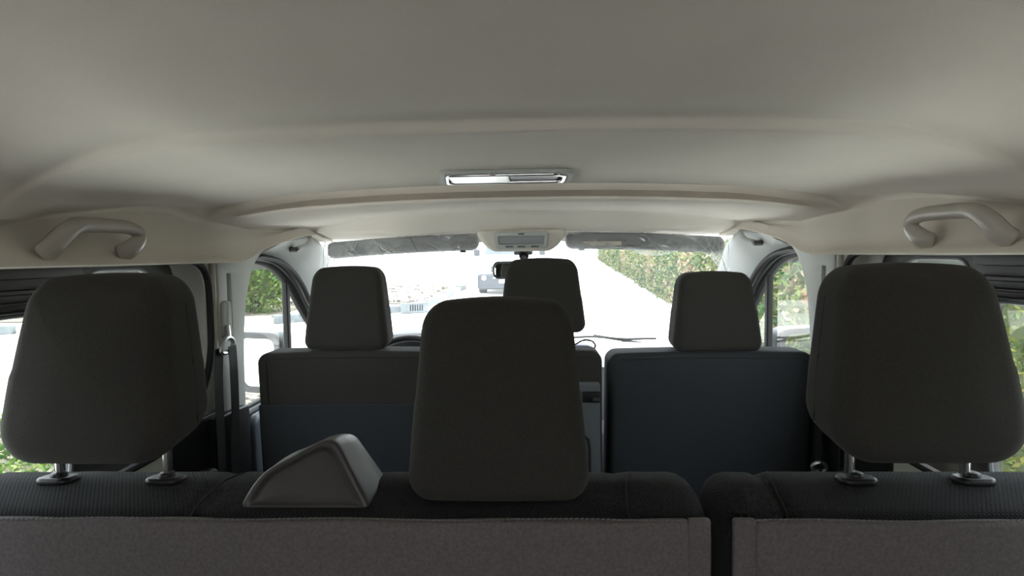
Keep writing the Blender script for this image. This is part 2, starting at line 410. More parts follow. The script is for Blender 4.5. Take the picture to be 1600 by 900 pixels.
# ---- side walls (inner skin with window holes, y/z coordinates)
H1 = round_poly([(.58, 1.25), (1.36, 1.25), (1.515, 1.40), (1.515, 1.696), (.58, 1.696)], [.02, .14, .10, .09, .02])
DOORW = round_poly([(1.665, 1.225), (2.56, 1.225), (2.40, 1.36), (2.24, 1.50), (2.12, 1.625), (1.97, 1.692), (1.80, 1.708), (1.72, 1.69), (1.675, 1.60)],
                   [.02, .03, .1, .2, .14, .12, .05, .10, .10])
WALL = [(-.9, .62), (2.72, .62), (2.74, 1.24), (2.40, 1.565), (2.17, 1.76), (2.0, 1.775), (1.80, 1.735), (1.68, 1.715), (1.6, 1.71), (-.9, 1.71)]
PANE_A = round_poly([(1.15, 1.275), (1.25, 1.275), (1.355, 1.42), (1.355, 1.680), (1.15, 1.680)], [.02, .08, .10, .055, .04])
PANE_B = round_poly([(-.1, 1.275), (1.085, 1.275), (1.095, 1.603), (-.1, 1.603)], [.02, .02, .03, .02])
SKIN_DOORW = [(1.69, 1.16), (2.66, 1.16), (2.42, 1.41), (2.22, 1.60), (2.03, 1.705), (1.80, 1.72), (1.70, 1.66)]
FR_OUT = round_poly([(-.5, 1.20), (1.34, 1.20), (1.44, 1.36), (1.44, 1.705), (-.5, 1.705)], [.02, .10, .10, .07, .02])
for s, nm in ((-1, 'left'), (1, 'right')):
    w = obj('wall_' + nm, plate(WALL, [H1, DOORW], .012, side(s * .846), .002), M['beige_trim'], smooth=False); w['kind'] = 'structure'
    # body side outside, white paint, rises to the roof
    sk = plate([(-.95, .45), (2.95, .45), (2.98, 1.13), (2.30, 1.78), (-.95, 1.86)], [round_poly([(-.45, 1.21), (1.43, 1.21), (1.43, 1.70), (-.45, 1.70)], .06), SKIN_DOORW], .012, side(s * .905), .002)
    o = obj('trim_%d' % (1 if s < 0 else 2), sk, M['white'], smooth=False); o['kind'] = 'structure'
    # black rubber seal round the big side window hole
    sealp = [Vector((s * .836, u, v)) for u, v in H1]
    o = empty('window_%d' % (1 if s < 0 else 2), (s * .88, .8, 1.25), kind='structure')
    obj('window_seal', tube(sealp, .009, 8, closed=True, up=(1, 0, 0)), M['rubber'], o)
    # deep black reveal between inner skin and the sliding window
    ring = [[Vector((s * x, u, v)) for u, v in H1] for x in (.838, .90)]
    obj('reveal', loft(ring), M['black'], o) if False else None
    obj('window_frame', plate(FR_OUT, [PANE_A, PANE_B], .022, side(s * .893), .004), M['black'], o)
    for (z0, z1, xx, y0, y1) in ((1.640, 1.650, .878, -.4, 1.13), (1.622, 1.628, .876, -.4, 1.13), (1.608, 1.612, .878, -.4, 1.10), (1.668, 1.690, .872, -.4, 1.12)):
        obj('rail', rbox((s * xx, (y0 + y1) / 2, (z0 + z1) / 2), (.014, y1 - y0, z1 - z0), .003, 2), M['black'], o)
    for (lp, pn) in ((PANE_A, 'fixed'), (PANE_B, 'sliding')):
        ed = [Vector((s * .884, u, v)) for u, v in lp]
        obj('pane_edge', tube(ed, .004, 6, closed=True, up=(1, 0, 0)), M['greyplastic'], o)
        obj('pane', ([Vector((s * .893, u, v)) for u, v in lp], [tuple(range(len(lp)))]), M['glass'], o, smooth=False)
    # front door
    d = empty('door_%d' % (1 if s < 0 else 2), (s * .86, 2.1, .65), kind='structure')
    sl = [Vector((s * .838, u, v)) for u, v in DOORW]
    obj('window_seal', tube(sl, .010, 8, closed=True, up=(1, 0, 0)), M['rubber'], d)
    dfo = round_poly([(1.64, 1.19), (2.66, 1.19), (2.46, 1.38), (2.28, 1.53), (2.15, 1.655), (2.0, 1.722), (1.80, 1.735), (1.69, 1.72), (1.65, 1.60)], [.02, .03, .1, .2, .14, .12, .08, .10, .10])
    dfi = round_poly([(1.675, 1.235), (2.50, 1.235), (2.36, 1.37), (2.20, 1.50), (2.09, 1.605), (1.96, 1.668), (1.80, 1.688), (1.72, 1.672), (1.685, 1.60)], [.02, .03, .1, .2, .14, .12, .08, .10, .10])
    obj('window_frame', plate(dfo, [dfi], .02, side(s * .878), .005), M['rubber'], d)
    obj('inner_strip', tube([Vector((s * .862, u, v)) for u, v in spline([(2.46, 1.30, 0), (2.22, 1.52, 0), (2.09, 1.63, 0), (1.97, 1.69, 0), (1.82, 1.705, 0)], 6) for u, v in [(u, v)]] if False else
        [Vector((s * .862, p.x, p.y)) for p in spline([(2.50, 1.27, 0), (2.24, 1.50, 0), (2.115, 1.61, 0), (1.97, 1.68, 0), (1.80, 1.70, 0)], 6)], .004, 6, up=(1, 0, 0)), M['greyplastic'], d)
    obj('pane', ([Vector((s * .884, u, v)) for u, v in dfi], [tuple(range(len(dfi)))]), M['glass'], d, smooth=False)
    obj('divider_bar', rbox((s * .876, 2.085, 1.42), (.022, .026, .40), .005, 2), M['rubber'], d)
    obj('door_panel', pillow(.46, .27, .06, .05, .05, .02, lambda u, v, w_, s=s: Vector((s * (.835 - w_), 2.12 + u, .955 + v)), dome=.004), M['doorgrey'], d)
    obj('armrest', rbox((s * .79, 2.05, 1.02), (.07, .55, .05), .02, 3), M['black'], d)
    obj('sill_strip', rbox((s * .842, 2.10, 1.226), (.03, .90, .014), .005, 2), M['rubber'], d)
    stp = [Vector((s * .800, 1.70 + .03 * i, 1.195)) for i in range(28)]
    obj('stitching', join(*[tube([a + Vector((0, .004, 0)), a + Vector((0, .026, 0))], .0016, 5) for a in stp]), M['lampwhite'], d)

    # A pillar cover: from the header down to the dashboard
    path = [((.800, 2.02, 1.787), (.842, 1.99, 1.780), (.842, 1.95, 1.715), (.815, 2.00, 1.735)),]
    rings = []
    for (yo, zo, yi, zi) in ((1.70, 1.715, 1.72, 1.722), (1.80, 1.717, 1.85, 1.750), (1.94, 1.704, 2.02, 1.771), (2.06, 1.655, 2.14, 1.764), (2.17, 1.580, 2.24, 1.72),
                             (2.30, 1.465, 2.36, 1.60), (2.46, 1.325, 2.52, 1.45), (2.62, 1.20, 2.70, 1.29)):
        a = Vector((.842, yo, zo)); b = Vector((.775, yi, zi)); mid = (a + b) / 2 + Vector((-.012, -.03, 0))
        c = []
        for k in range(9):
            t = k / 8; c.append(a * (1 - t) ** 2 + mid * 2 * t * (1 - t) + b * t * t)
        c += [b + Vector((.01, .035, .004)), a + Vector((.0, .035, .004))]
        rings.append([Vector((s * p.x, p.y, p.z)) for p in c])
    o = obj('trim_%d' % (3 if s < 0 else 4), loft(rings, caps=True), M['liner_trim'], auto=60); o['kind'] = 'structure'
    # B pillar trim with the belt slot
    bp = round_poly([(1.545, 1.10), (1.668, 1.10), (1.672, 1.45), (1.70, 1.60), (1.755, 1.685), (1.815, 1.722), (1.68, 1.722), (1.65, 1.70), (1.545, 1.70)], [.01, .01, .1, .08, .06, .01, .03, .03, .02])
    slot = round_poly([(1.592, 1.47), (1.612, 1.47), (1.612, 1.658), (1.592, 1.658)], .004, 3)
    o = empty('trim_%d' % (5 if s < 0 else 6), (s * .84, 1.6, 1.1), kind='structure')
    obj('pillar_cover', plate(bp, [slot], .014, side(s * .834), .004), M['liner_trim'], o)
    obj('slot_back', rbox((s * .846, 1.602, 1.56), (.006, .03, .23), .002, 1), M['rubber'], o)
    obj('lower_cover', plate(round_poly([(1.47, .66), (1.66, .66), (1.655, 1.27), (1.56, 1.275), (1.47, 1.275)], [.01] * 5, 3), [], .035, side(s * .826), .006), M['black'], o)
    obj('pillar_edge', tube([Vector((s * .840, 1.536, z)) for z in (1.28, 1.4, 1.5, 1.69)], .011, 10), M['beige_trim'], o)
    lw = round_poly([(1.30, .66), (1.545, .66), (1.545, 1.285), (1.50, 1.285), (1.30, 1.285)], .01, 3)
    obj('lower_lining', plate(lw, [], .012, side(s * .838), .003), M['black'], o)
    # lower side lining of the cabin
    o = obj('baseboard_' + nm, rbox((s * .81, .30, .90), (.05, 2.3, .52), .02), M['black']); o['kind'] = 'structure'

# ---- windscreen
def wsc(u, v):
    bx, tx = .83, .775
    y = (2.86 - .20 * u * u) * (1 - v) + (2.215 - .05 * u * u) * v
    z = 1.262 * (1 - v) + (1.825 - .03 * u * u) * v
    return Vector((u * (bx * (1 - v) + tx * v), y, z))
o = empty('window_3', (0, 2.6, 1.27), kind='structure')
obj('pane', loft([[wsc(-1 + 2 * i / 24, j / 10) for i in range(25)] for j in range(11)], closed=False), M['windscreen'], o)
obj('cowl_strip', tube([wsc(-1 + 2 * i / 24, .012) + Vector((0, -.01, .0)) for i in range(25)], .0065, 6), M['rubber'], o)
obj('mirror_pad', rbox(wsc(0.0, .90) + Vector((0, -.012, 0)), (.075, .012, .05), .004, 2), M['greyplastic'], o)

# rear of the cabin behind the camera: unseen tailgate, closed to darken the interior
RW = round_poly([(-.50, 1.22), (.50, 1.22), (.46, 1.60), (-.46, 1.60)], .06)
o = obj('wall_back', plate([(-.92, .45), (.92, .45), (.90, 1.99), (-.90, 1.99)], [RW], .03, lambda u, v, w: Vector((u, -.92 + w, v))), M['tailgate'], smooth=False); o['kind'] = 'structure'
o = obj('window_4', ([Vector((u, -.92, v)) for u, v in RW], [tuple(range(len(RW)))]), M['rearglass'], smooth=False); o['kind'] = 'structure'  # unseen window added to bring some light onto the bench backs
# bulkhead under the dashboard (front wall of the cabin)
o = obj('wall_front', rbox((0, 2.93, .86), (1.84, .06, .74), .02), M['white']); o['kind'] = 'structure'

# ================================================================ OUTSIDE GROUND
SL = 0.034
def gz(y): return SL * max(y, -20)
def gpatch(x0, x1, y0, y1, dz=0.0, nx=1, ny=1):
    return loft([[(x0 + (x1 - x0) * i / nx, y0 + (y1 - y0) * j / ny, gz(y0 + (y1 - y0) * j / ny) + dz) for i in range(nx + 1)] for j in range(ny + 1)], closed=False)
o = obj('ground', gpatch(-60, 60, -20, 110), M['concrete'], smooth=False); o['kind'] = 'structure'

# ================================================================ CABIN THINGS
def ceil_frame(x, y):
    z = zceil(x, y); dy = (zceil(x, y + .01) - z) / .01
    return z, dy
# ---- roof lamp: long chrome-edged dome light
LX, LY = -.028, 1.275
zl0, dzl = ceil_frame(LX, LY)
lamp = empty('ceiling_lamp', (LX, LY, zl0), 'slim white and chrome roof lamp recessed in middle of the headliner', 'lamp')
def lf(u, v, w): return Vector((LX + u, LY + v, zl0 + v * dzl + w))
lo = round_poly([(-.155, .075), (-.130, -.065), (.133, -.065), (.152, -.04), (.152, .075)], [.02, .02, .03, .02, .02])
li = round_poly([(-.136, .062), (-.120, -.054), (.122, -.054), (.138, -.028), (.138, .062)], [.015, .015, .02, .015, .015])
obj('frame', plate(lo, [li], .010, lambda u, v, w: lf(u, v, w - .005), .003), M['liner_trim'], lamp)
lc = [(u * .96, v * .96) for u, v in li]
obj('bezel', plate(li, [[(u * .93, v * .85) for u, v in li]], .012, lambda u, v, w: lf(u, v, w - .008), .003), M['chrome'], lamp)
obj('lens', pillow(.066, .052, .014, .012, .012, .005, lambda u, v, w: lf(u - .053, v, w - .006)), M['lampwhite'], lamp)
obj('switch_panel', pillow(.054, .050, .008, .008, .008, .003, lambda u, v, w: lf(u + .068, v, w - .003)), M['black'], lamp)
obj('switch', rbox((LX - .02, LY - .062, zl0 - .062 * dzl - .010), (.012, .008, .008), .003, 2), M['liner_trim'], lamp)

# ---- grab handles above the side windows
def grab(s):
    x0 = s * .838
    t = empty('grab_handle', (s * .845, 1.12, 1.72), 'beige grab handle above the %s' % ('left sliding window, with the belt pillar to its right' if s < 0 else 'right sliding window, set on the headliner edge'), 'handle', 'grab handles above side windows')
    pts = [(s * .808, .958, 1.711), (s * .797, .966, 1.722), (s * .790, .986, 1.745), (s * .788, 1.015, 1.763), (s * .791, 1.055, 1.767), (s * .794, 1.11, 1.768), (s * .795, 1.158, 1.767), (s * .796, 1.186, 1.760),
           (s * .796, 1.194, 1.747), (s * .796, 1.180, 1.732), (s * .800, 1.160, 1.719), (s * .812, 1.148, 1.711)]
    sp = spline(pts, 6)
    rings = []
    n = len(sp)
    for i, p in enumerate(sp):
        tt = (sp[min(i + 1, n - 1)] - sp[max(i - 1, 0)]).normalized()
        a = Vector((s * 1.0, 0, 0)) - tt * tt.dot(Vector((s, 0, 0)))
        if a.length < .3: a = Vector((0, 0, 1)) - tt * tt.z
        a.normalize(); b = tt.cross(a).normalized()
        e = min(i, n - 1 - i); wb = (.0142 + .0060 * (1 - sstep(6, 22, e))) * (1 if e > 2 else (.62, .86, .97)[e])
        rings.append([p + a * math.cos(2 * PI * j / 12) * .0120 + b * math.sin(2 * PI * j / 12) * wb for j in range(12)])
    obj('grip', loft(rings, caps=True), M['handle'], t)
grab(-1); grab(1)

# ---- front grab handles on the A pillars
for s in (-1, 1):
    t = empty('pillar_handle', (s * .79, 2.05, 1.75), 'small pale curved grip at the top of the %s windscreen pillar' % ('left' if s < 0 else 'right'), 'handle', 'windscreen pillar grips')
    pts = [(s * .775, 2.03, 1.774), (s * .752, 2.02, 1.770), (s * .746, 2.00, 1.760), (s * .755, 1.985, 1.742), (s * .785, 1.98, 1.732)]
    obj('grip', tube(spline(pts, 5), [.008] * 21, 10), M['liner_trim'], t)
    obj('mount', rbox((s * .792, 1.975, 1.728), (.03, .03, .018), .006, 2), M['darkgrey'], t)

# ---- overhead console with lamp and switches
oc = empty('overhead_console', (0, 2.10, 1.74), 'grey overhead console with lamp lens and switches above the interior mirror', 'console')
def occ(u, v, w):   # u across, v up the sloping face, w outwards to the cabin
    return Vector((-.006 + u * (1 + .06 * v / .05), 2.085 - .35 * (v) - w, 1.752 + v))
obj('housing', pillow(.125, .040, .06, .03, .03, .018, lambda u, v, w: occ(u * (1 + .35 * (v + .04) / .08), v, w - .035)), M['liner'], oc)
obj('frame', plate(rrect(.096, .030, .012), [rrect(.082, .0145, .005)], .012, lambda u, v, w: occ(u, v, w + .0) if False else occ(u, v, w + .001), .003), M['liner_trim'], oc)
obj('lens', pillow(.080, .0135, .008, .004, .004, .002, lambda u, v, w: occ(u, v, w + .001)), M['visor'], oc)
for u in (-.045, 0.0, .05):
    obj('switch', rbox(occ(u, -.023, .008), (.028, .006, .006), .002, 2), M['greyplastic'], oc)
obj('latch', rbox(occ(0, .022, .009), (.022, .005, .005), .002, 2), M['greyplastic'], oc)

# ---- interior mirror
im = empty('interior_mirror', (0.02, 2.12, 1.60), 'black rear view mirror hanging below the overhead console', 'mirror')
obj('stem', tube([(0, 2.262, 1.715), (-.002, 2.24, 1.70), (0, 2.20, 1.675), (.01, 2.15, 1.66)], [.017, .013, .011, .012], 14), M['matt'], im)
obj('ball_joint', lathe([(.0005, -.02), (.013, -.018), (.019, -.006), (.019, .006), (.013, .018), (.0005, .02)], 18, lambda v: v + Vector((0, 2.235, 1.698))), M['matt'], im)
obj('mount_bracket', rbox((-.003, 2.262, 1.716), (.072, .018, .034), .005, 2), M['greyplastic'], im)
def mf(u, v, w): 
    p = Matrix.Rotation(R(4), 4, 'Z') @ Vector((u, -w, v)); return Vector((.010, 2.135, 1.644)) + p
obj('housing', pillow(.125, .033, .030, .024, .024, .010, mf), M['black'], im)
obj('glass', pillow(.118, .0275, .004, .020, .020, .001, lambda u, v, w: mf(u, v, w + .0165)), M['mirror'], im)

# ---- sun visors with plastic film
def visor(s):
    x0, x1 = (-.735, -.165) if s < 0 else (.155, .735)
    cx, hw = (x0 + x1) / 2, (x1 - x0) / 2
    t = empty('sun_visor', (cx, 2.12, 1.72), 'grey sun visor wrapped in clear film, %s' % ('left of the overhead console' if s < 0 else 'right of the overhead console, cream label'), 'sun visor', 'sun visors')
    def vf(u, v, w):
        x = cx + u; drop = .026 * (abs(x) / .75) ** 2.4
        ang = R(38)
        return Vector((x, 2.150 - v * math.cos(ang) - .02 + w * math.sin(ang), 1.751 - drop + v * math.sin(ang) + w * math.cos(ang)))
    # board folded up against the roof, its rear edge towards the cabin
    def board(u, v, w):
        x = cx + u; drop = .028 * (abs(x) / .75) ** 2.4
        return Vector((x, 2.145 + w, 1.750 - drop + v * 1.0))
    obj('board', pillow(hw, .031, .026, .020, .028, .011, lambda u, v, w: board(u, v - .010 * (abs(u) / hw) ** 3 * 0, w)), M['visor'], t)
    for k in (-.35, .1):
        obj('seam', tube([board(hw * k, .028, -.0135), board(hw * (k + .05), .0, -.0142), board(hw * (k + .10), -.028, -.0135)], .0010, 5), M['black'], t) if s < 0 else None
    obj('clip', rbox(board(-s * (hw - .06), -.034, 0), (.022, .012, .006), .002, 2), M['black'], t)
    if s > 0: tag(obj('warning_label', rbox(board(-.155, -.010, -.0145), (.14, .002, .015), .0006, 1), M['label'], t), 'cream warning label')
    # film: crumpled sheet hanging below the board
    fv, ff = [], []; nu, nv = 70, 10
    for j in range(nv + 1):
        for i in range(nu + 1):
            u = -1 + 2 * i / nu; v = j / nv
            edge = sstep(.72, 1.0, -u * (1 if s < 0 else -1)) 
            ln = .070 + .05 * edge + .012 * math.sin(u * 7 + s)
            x = cx + u * (hw + .012) ; drop = .028 * (abs(x) / .75) ** 2.4
            nz = noise.noise(Vector((u * 3, v * 2, s * 4))) * .010 + abs(noise.noise(Vector((u * 14 + v * 6, v * 2.5, 3)))) * .004
            fv.append(Vector((x, 2.136 - .010 * v - nz, 1.783 - drop - v * ln + noise.noise(Vector((u * 9, 2, s))) * .006 * v)))
    for j in range(nv):
        for i in range(nu):
            a = j * (nu + 1) + i; ff.append((a, a + 1, a + nu + 2, a + nu + 1))
    film = tag(obj('plastic_film', (fv, ff), M['film'], t), 'clear wrinkled plastic film')
    def fp(i, j): return fv[min(nv, max(0, j)) * (nu + 1) + min(nu, max(0, i))]
    cr = [tube([fp(i, nv) for i in range(0, nu + 1)], .0011, 5)]
    rr = random.Random(5 + s)
    for k in range(16):
        e = k < 11
        i0 = (nu - int(abs(rr.gauss(0, 9))) if s > 0 else int(abs(rr.gauss(0, 9)))) if e else rr.randint(8, nu - 8)
        di = rr.randint(-7, 7) if e else rr.randint(-18, 18)
        pts = [fp(i0 + round(di * q / 5), round((rr.random() * .5 + q) * nv / 5.5)) + Vector((0, -.002, 0)) for q in range(6)]
        cr.append(tube(spline(pts, 3), .0010 + .0008 * rr.random(), 5))
    obj('crease_highlight', join(*cr), M['crease_highlight'], film)  # thin pale tubes put the fold highlights onto the film
visor(-1); visor(1)

# ---- dashboard, steering wheel
db = empty('dashboard', (0, 2.6, .9), 'pale dashboard top below the windscreen, bright in daylight', 'dashboard')
rings = []
for i in range(33):
    u = -1 + 2 * i / 32; x = u * .80; yf = 2.80 - .17 * u * u; zt = 1.285
    prof = [(yf, zt - .02), (yf - .05, zt), (2.55, zt + .012), (2.40, zt + .012), (2.34, zt), (2.30, zt - .04), (2.29, zt - .2), (2.33, .75), (yf, .75)]
    rings.append([Vector((x, y, z)) for y, z in prof])
obj('body', loft(rings, caps=True), M['dash'], db, auto=35)
obj('instrument_hood', pillow(.185, .075, .16, .07, .02, .03, lambda u, v, w: Vector((-.455 + u, 2.46 + w, 1.300 + v - .02 * (u / .185) ** 2))), M['black'], db)
obj('instrument_cluster', rbox((-.46, 2.40, 1.30), (.27, .04, .05), .01, 2), M['black'], db)
sw = empty('steering_wheel', (-.46, 2.12, 1.33), 'black steering wheel rim showing behind the left front headrest', 'steering wheel')
SWM = Matrix.Translation((-.46, 2.16, 1.24)) @ Matrix.Rotation(R(-42), 4, 'X')
SWM = Matrix.Translation((-.46, 2.16, 1.235)) @ Matrix.Rotation(R(48), 4, 'X')
rim = [SWM @ Vector((.185 * math.cos(2 * PI * i / 48), .185 * math.sin(2 * PI * i / 48), 0)) for i in range(48)]
obj('rim', tube(rim, .0145, 12, closed=True, up=tuple((SWM.to_3x3() @ Vector((0, 0, 1))))), M['black'], sw)
obj('hub', xf(rbox((0, 0, -.02), (.15, .12, .05), .022), SWM), M['black'], sw)
for a in (0, 180, 270):
    e = Vector((.18 * math.cos(R(a)), .18 * math.sin(R(a)), 0)); obj('spoke', tube([SWM @ (e * .3 + Vector((0, 0, -.015))), SWM @ e], .013, 8, flat=1.6), M['black'], sw)
obj('column', tube([SWM @ Vector((0, 0, -.03)), SWM @ Vector((0, 0, -.11))], .045, 14), M['black'], sw)
# cord and small box on the dash, right of the middle headrest
cb = empty('phone_holder', (.23, 2.36, 1.285), 'small dark navy gadget with a looped cable on the dashboard centre', 'gadget')
obj('body', rbox((.222, 2.37, 1.312), (.085, .05, .034), .012, 3), mat('navy_plastic', (.02, .025, .06), .4), cb)
obj('cable', tube(spline([(.19, 2.345, 1.325), (.21, 2.34, 1.335), (.24, 2.34, 1.350), (.270, 2.34, 1.345), (.285, 2.34, 1.325), (.272, 2.345, 1.300)], 6), .0034, 6), M['matt'], cb)

# ---- seats -----------------------------------------------------------------
def headrest(parent, cx, y, z0, z1, wb, wt, depth, lean=0.0, posts=None, ztop=None, label=None, rt=.045, rb=.05, m='fabric', er=.028, under=.012):
    hh = (z1 - z0) / 2; zc = (z0 + z1) / 2
    def f(u, v, w):
        t = (v + hh) / (2 * hh); k = (wt / wb) * t + (1 - t)
        curve = .010 * (u / (wb / 2)) ** 2
        thin = 1 - .22 * t
        return Vector((cx + u * k, y + w * thin + lean * t + .006 * math.sin(PI * t) * (-1 if w < 0 else 1), zc + v + under * (w / depth + .5) * max(0, 1 - 1.6 * t) - .008 * (u / (wb / 2)) ** 2 * (1 if v > 0 else -.3)))
    h = obj('headrest', pillow(wb / 2, hh, depth, rt, rb, er, f, dome=.006), M[m], parent)
    if label: h['label'] = label
    # stitched side seams
    for sx in (-1, 1):
        pts = []
        for i in range(15):
            t = .14 + .72 * i / 14; v = -hh + 2 * hh * t
            pts.append(f(sx * (wb / 2 - .0008), v, .006))
        obj('seam', tube(pts, .0011, 5), M['seam'], h)
    if posts:
        for px in posts:
            obj('post', tube([(cx + px, y + .012, z0 + .03), (cx + px, y + .010, z0), (cx + px, y + .008, ztop - .03)], .0065, 14), M['chrome'], h)
    return h
def guide(parent, x, y, z):
    def f(u, v, w): return Vector((x + u, y + v, z + w - .10 * v))
    g = join(pillow(.025, .017, .010, .014, .014, .0045, f), lathe([(.010, -.004), (.0105, .002), (.0095, .005), (.0075, .006)], 16, lambda p: p + Vector((x, y + .002, z + .004))))
    obj('post_guide', g, M['black'], parent)

# rear bench sections: profile lofted along x (outline in y, z)
def bench(x0, x1, name, label, splits, er=.035, rear_end=0):
    t = empty(name, ((x0 + x1) / 2, .78, .66), label, 'seat', 'bench seat sections in the row nearest the camera')
    N = 64
    def prof(u, inset, full=True):
        # u: x position, inset: shrink for rounded ends
        i = inset
        top = 1.402 - i
        pts = [(.705 + i * .5, .98), (.700 + i * .5, 1.20), (.698 + i * .5, 1.345 - i * .5), (.700 + i * .5, 1.366 - i), (.706 + i * .5, 1.376 - i),
               (.722 + i * .5, 1.3815 - i), (.745, 1.3865 - i), (.77, top - .011), (.795, top - .012), (.82 - i * .5, 1.384 - i), (.835 - i * .5, 1.354 - i), (.85 - i * .5, 1.30 - i), (.865 - i * .5, 1.15), (.87 - i * .5, .98)]
        return pts
    def ringset(a, b):
        rings = []
        xs = []
        for k in range(N + 1):
            xs.append(a + (b - a) * k / N)
        ends = [0, .15, .3, .5, .75, 1]
        xs = [a + er * (1 - math.cos(e * PI / 2)) for e in ends] + [a + er + (b - a - 2 * er) * k / N for k in range(1, N)] + [b - er * (1 - math.cos(e * PI / 2)) for e in reversed(ends)]
        for x in xs:
            d = min(x - a, b - x)
            ins = 0 if d >= er else er * (1 - math.sqrt(max(0, 1 - (1 - d / er) ** 2)))
            dimple = 0
            for sp in splits: dimple += .005 * math.exp(-((x - sp) / .007) ** 2)
            wob = .0015 * noise.noise(Vector((x * 14, 0, 0)))
            rings.append([Vector((x, y, z + (wob - dimple if z > 1.37 else 0))) for y, z in spl(prof(x, ins))])
        return rings
    def spl(p): return [(q.x, q.y) for q in spline([(a, b, 0) for a, b in p], 3)]
    body = obj('backrest', loft(ringset(x0, x1), caps=True), M['knit'], t, auto=60)
    # carpet-like rear panel, slightly proud of the backrest, ending under the stitched seam
    def rp(u, v, w): return Vector(((x0 + x1) / 2 + u, .696 + w - .0, v))
    hw = (x1 - x0) / 2 - .034
    obj('back_panel', pillow(hw, .20, .016, .006, .02, .006, lambda u, v, w: rp(u, 1.172 + v + .0012 * math.sin(u * 30), w)), M['carpet'], t)
    # flaps at the ends of the panel
    for sx in (-1, 1):
        obj('side_flap', pillow(.014, .075, .010, .004, .004, .003, lambda u, v, w, sx=sx: rp(sx * (hw + .012) + u, 1.300 + v, w - .001)), M['carpet'], t)
    st = []
    for i in range(int((x1 - x0 - .07) / .0065)):
        x = x0 + .035 + i * .0065
        st.append(tube([(x, .6905, 1.3745 + .0012 * math.sin(x * 22)), (x + .005, .6905, 1.3752 + .0012 * math.sin((x + .005) * 22))], .0011, 5))
    obj('stitching', join(*st), M['thread'], t)
    for sp in splits:
        pts = [(sp + .022 * k * k, .70 + .12 * k, interp([(0, 1.368), (.06, 1.377), (.2, 1.383), (.375, 1.3875), (.58, 1.392), (.8, 1.391), (1, 1.385)], k)) for k in [i / 14 for i in range(15)]]
        obj('seam', tube(pts, .0014, 5), M['seam'], t)
    obj('cushion', pillow((x1 - x0) / 2 - .01, .23, .14, .04, .04, .035, lambda u, v, w: Vector(((x0 + x1) / 2 + u, 1.10 + v, 1.02 + w))), M['knit'], t)
    obj('base_frame', rbox(((x0 + x1) / 2, 1.05, .80), (x1 - x0 - .06, .40, .29), .02), M['black'], t)
    return t
b1 = bench(-.785, .256, 'bench_seat', 'long dark rear bench section with two headrests and a plastic belt cover', [-.405, .15])
b2 = bench(.267, .785, 'bench_seat', 'short dark rear bench section at the right with a single headrest', [.345])
HL = 'charcoal headrest raised on two chrome posts'
headrest(b1, -.561, .768, 1.423, 1.682, .256, .190, .118, .032, (-.078, .078), 1.395, HL, rt=.038, rb=.060, er=.036, under=.022)
headrest(b2, .534, .768, 1.423, 1.682, .256, .190, .118, .032, (-.076, .076), 1.395, HL, rt=.038, rb=.060, er=.036, under=.022)
headrest(b1, -.013, .757, 1.380, 1.643, .240, .194, .105, .020, None, None, 'charcoal headrest pushed down onto the backrest', rt=.030, rb=.035)
for x in (-.638, -.482): guide(b1, x, .772, 1.3925)
for x in (.464, .616): guide(b2, x, .772, 1.3925)

# belt cover: wedge shaped plastic housing on top of the bench
def wedge():
    # face outline (x, z) seen from behind; extruded forward with slope
    F1 = [(-.352, 1.394), (-.343, 1.415), (-.325, 1.433), (-.240, 1.462), (-.222, 1.459), (-.205, 1.445), (-.172, 1.394)]
    return F1
A = round_poly([(-.347, 1.380), (-.322, 1.422), (-.226, 1.470), (-.176, 1.380)], [.010, .03, .022, .006], 6)
cxa = sum(p[0] for p in A) / len(A); cza = 1.40
def ringA(sc, y, dx=0, dz=0, k=1.0):
    out = []
    for x, z in A:
        zz = cza + (z - cza) * sc
        out.append(Vector((cxa + (x - cxa) * sc + dx, y + .16 * (zz - 1.38) * k, zz + dz)))
    return out
def zs_(r, f, dz=0): return [Vector((p.x, p.y, 1.38 + (p.z - 1.38) * f + dz)) for p in r]
bc = obj('belt_cover', loft([ringA(.30, .7190), ringA(.60, .7175), ringA(.74, .7165), ringA(.80, .7155), ringA(.84, .7125), ringA(.90, .7095), ringA(.96, .7095), ringA(.99, .7115), ringA(1.0, .715),
    zs_(ringA(1.0, .722), .985), zs_(ringA(1.0, .745, .001), .92, .003), zs_(ringA(1.0, .77, -.001), .82, .005), zs_(ringA(.99, .80, -.004), .70, .006), zs_(ringA(.95, .805, -.004), .66, .006)], caps=True), M['darkgrey'], b1, auto=60)
bc['label'] = 'dark grey wedge shaped plastic cover'
G2 = [(cxa + (x - cxa) * .80 - .002, cza + (z - cza) * .74 - .004) for x, z in A]

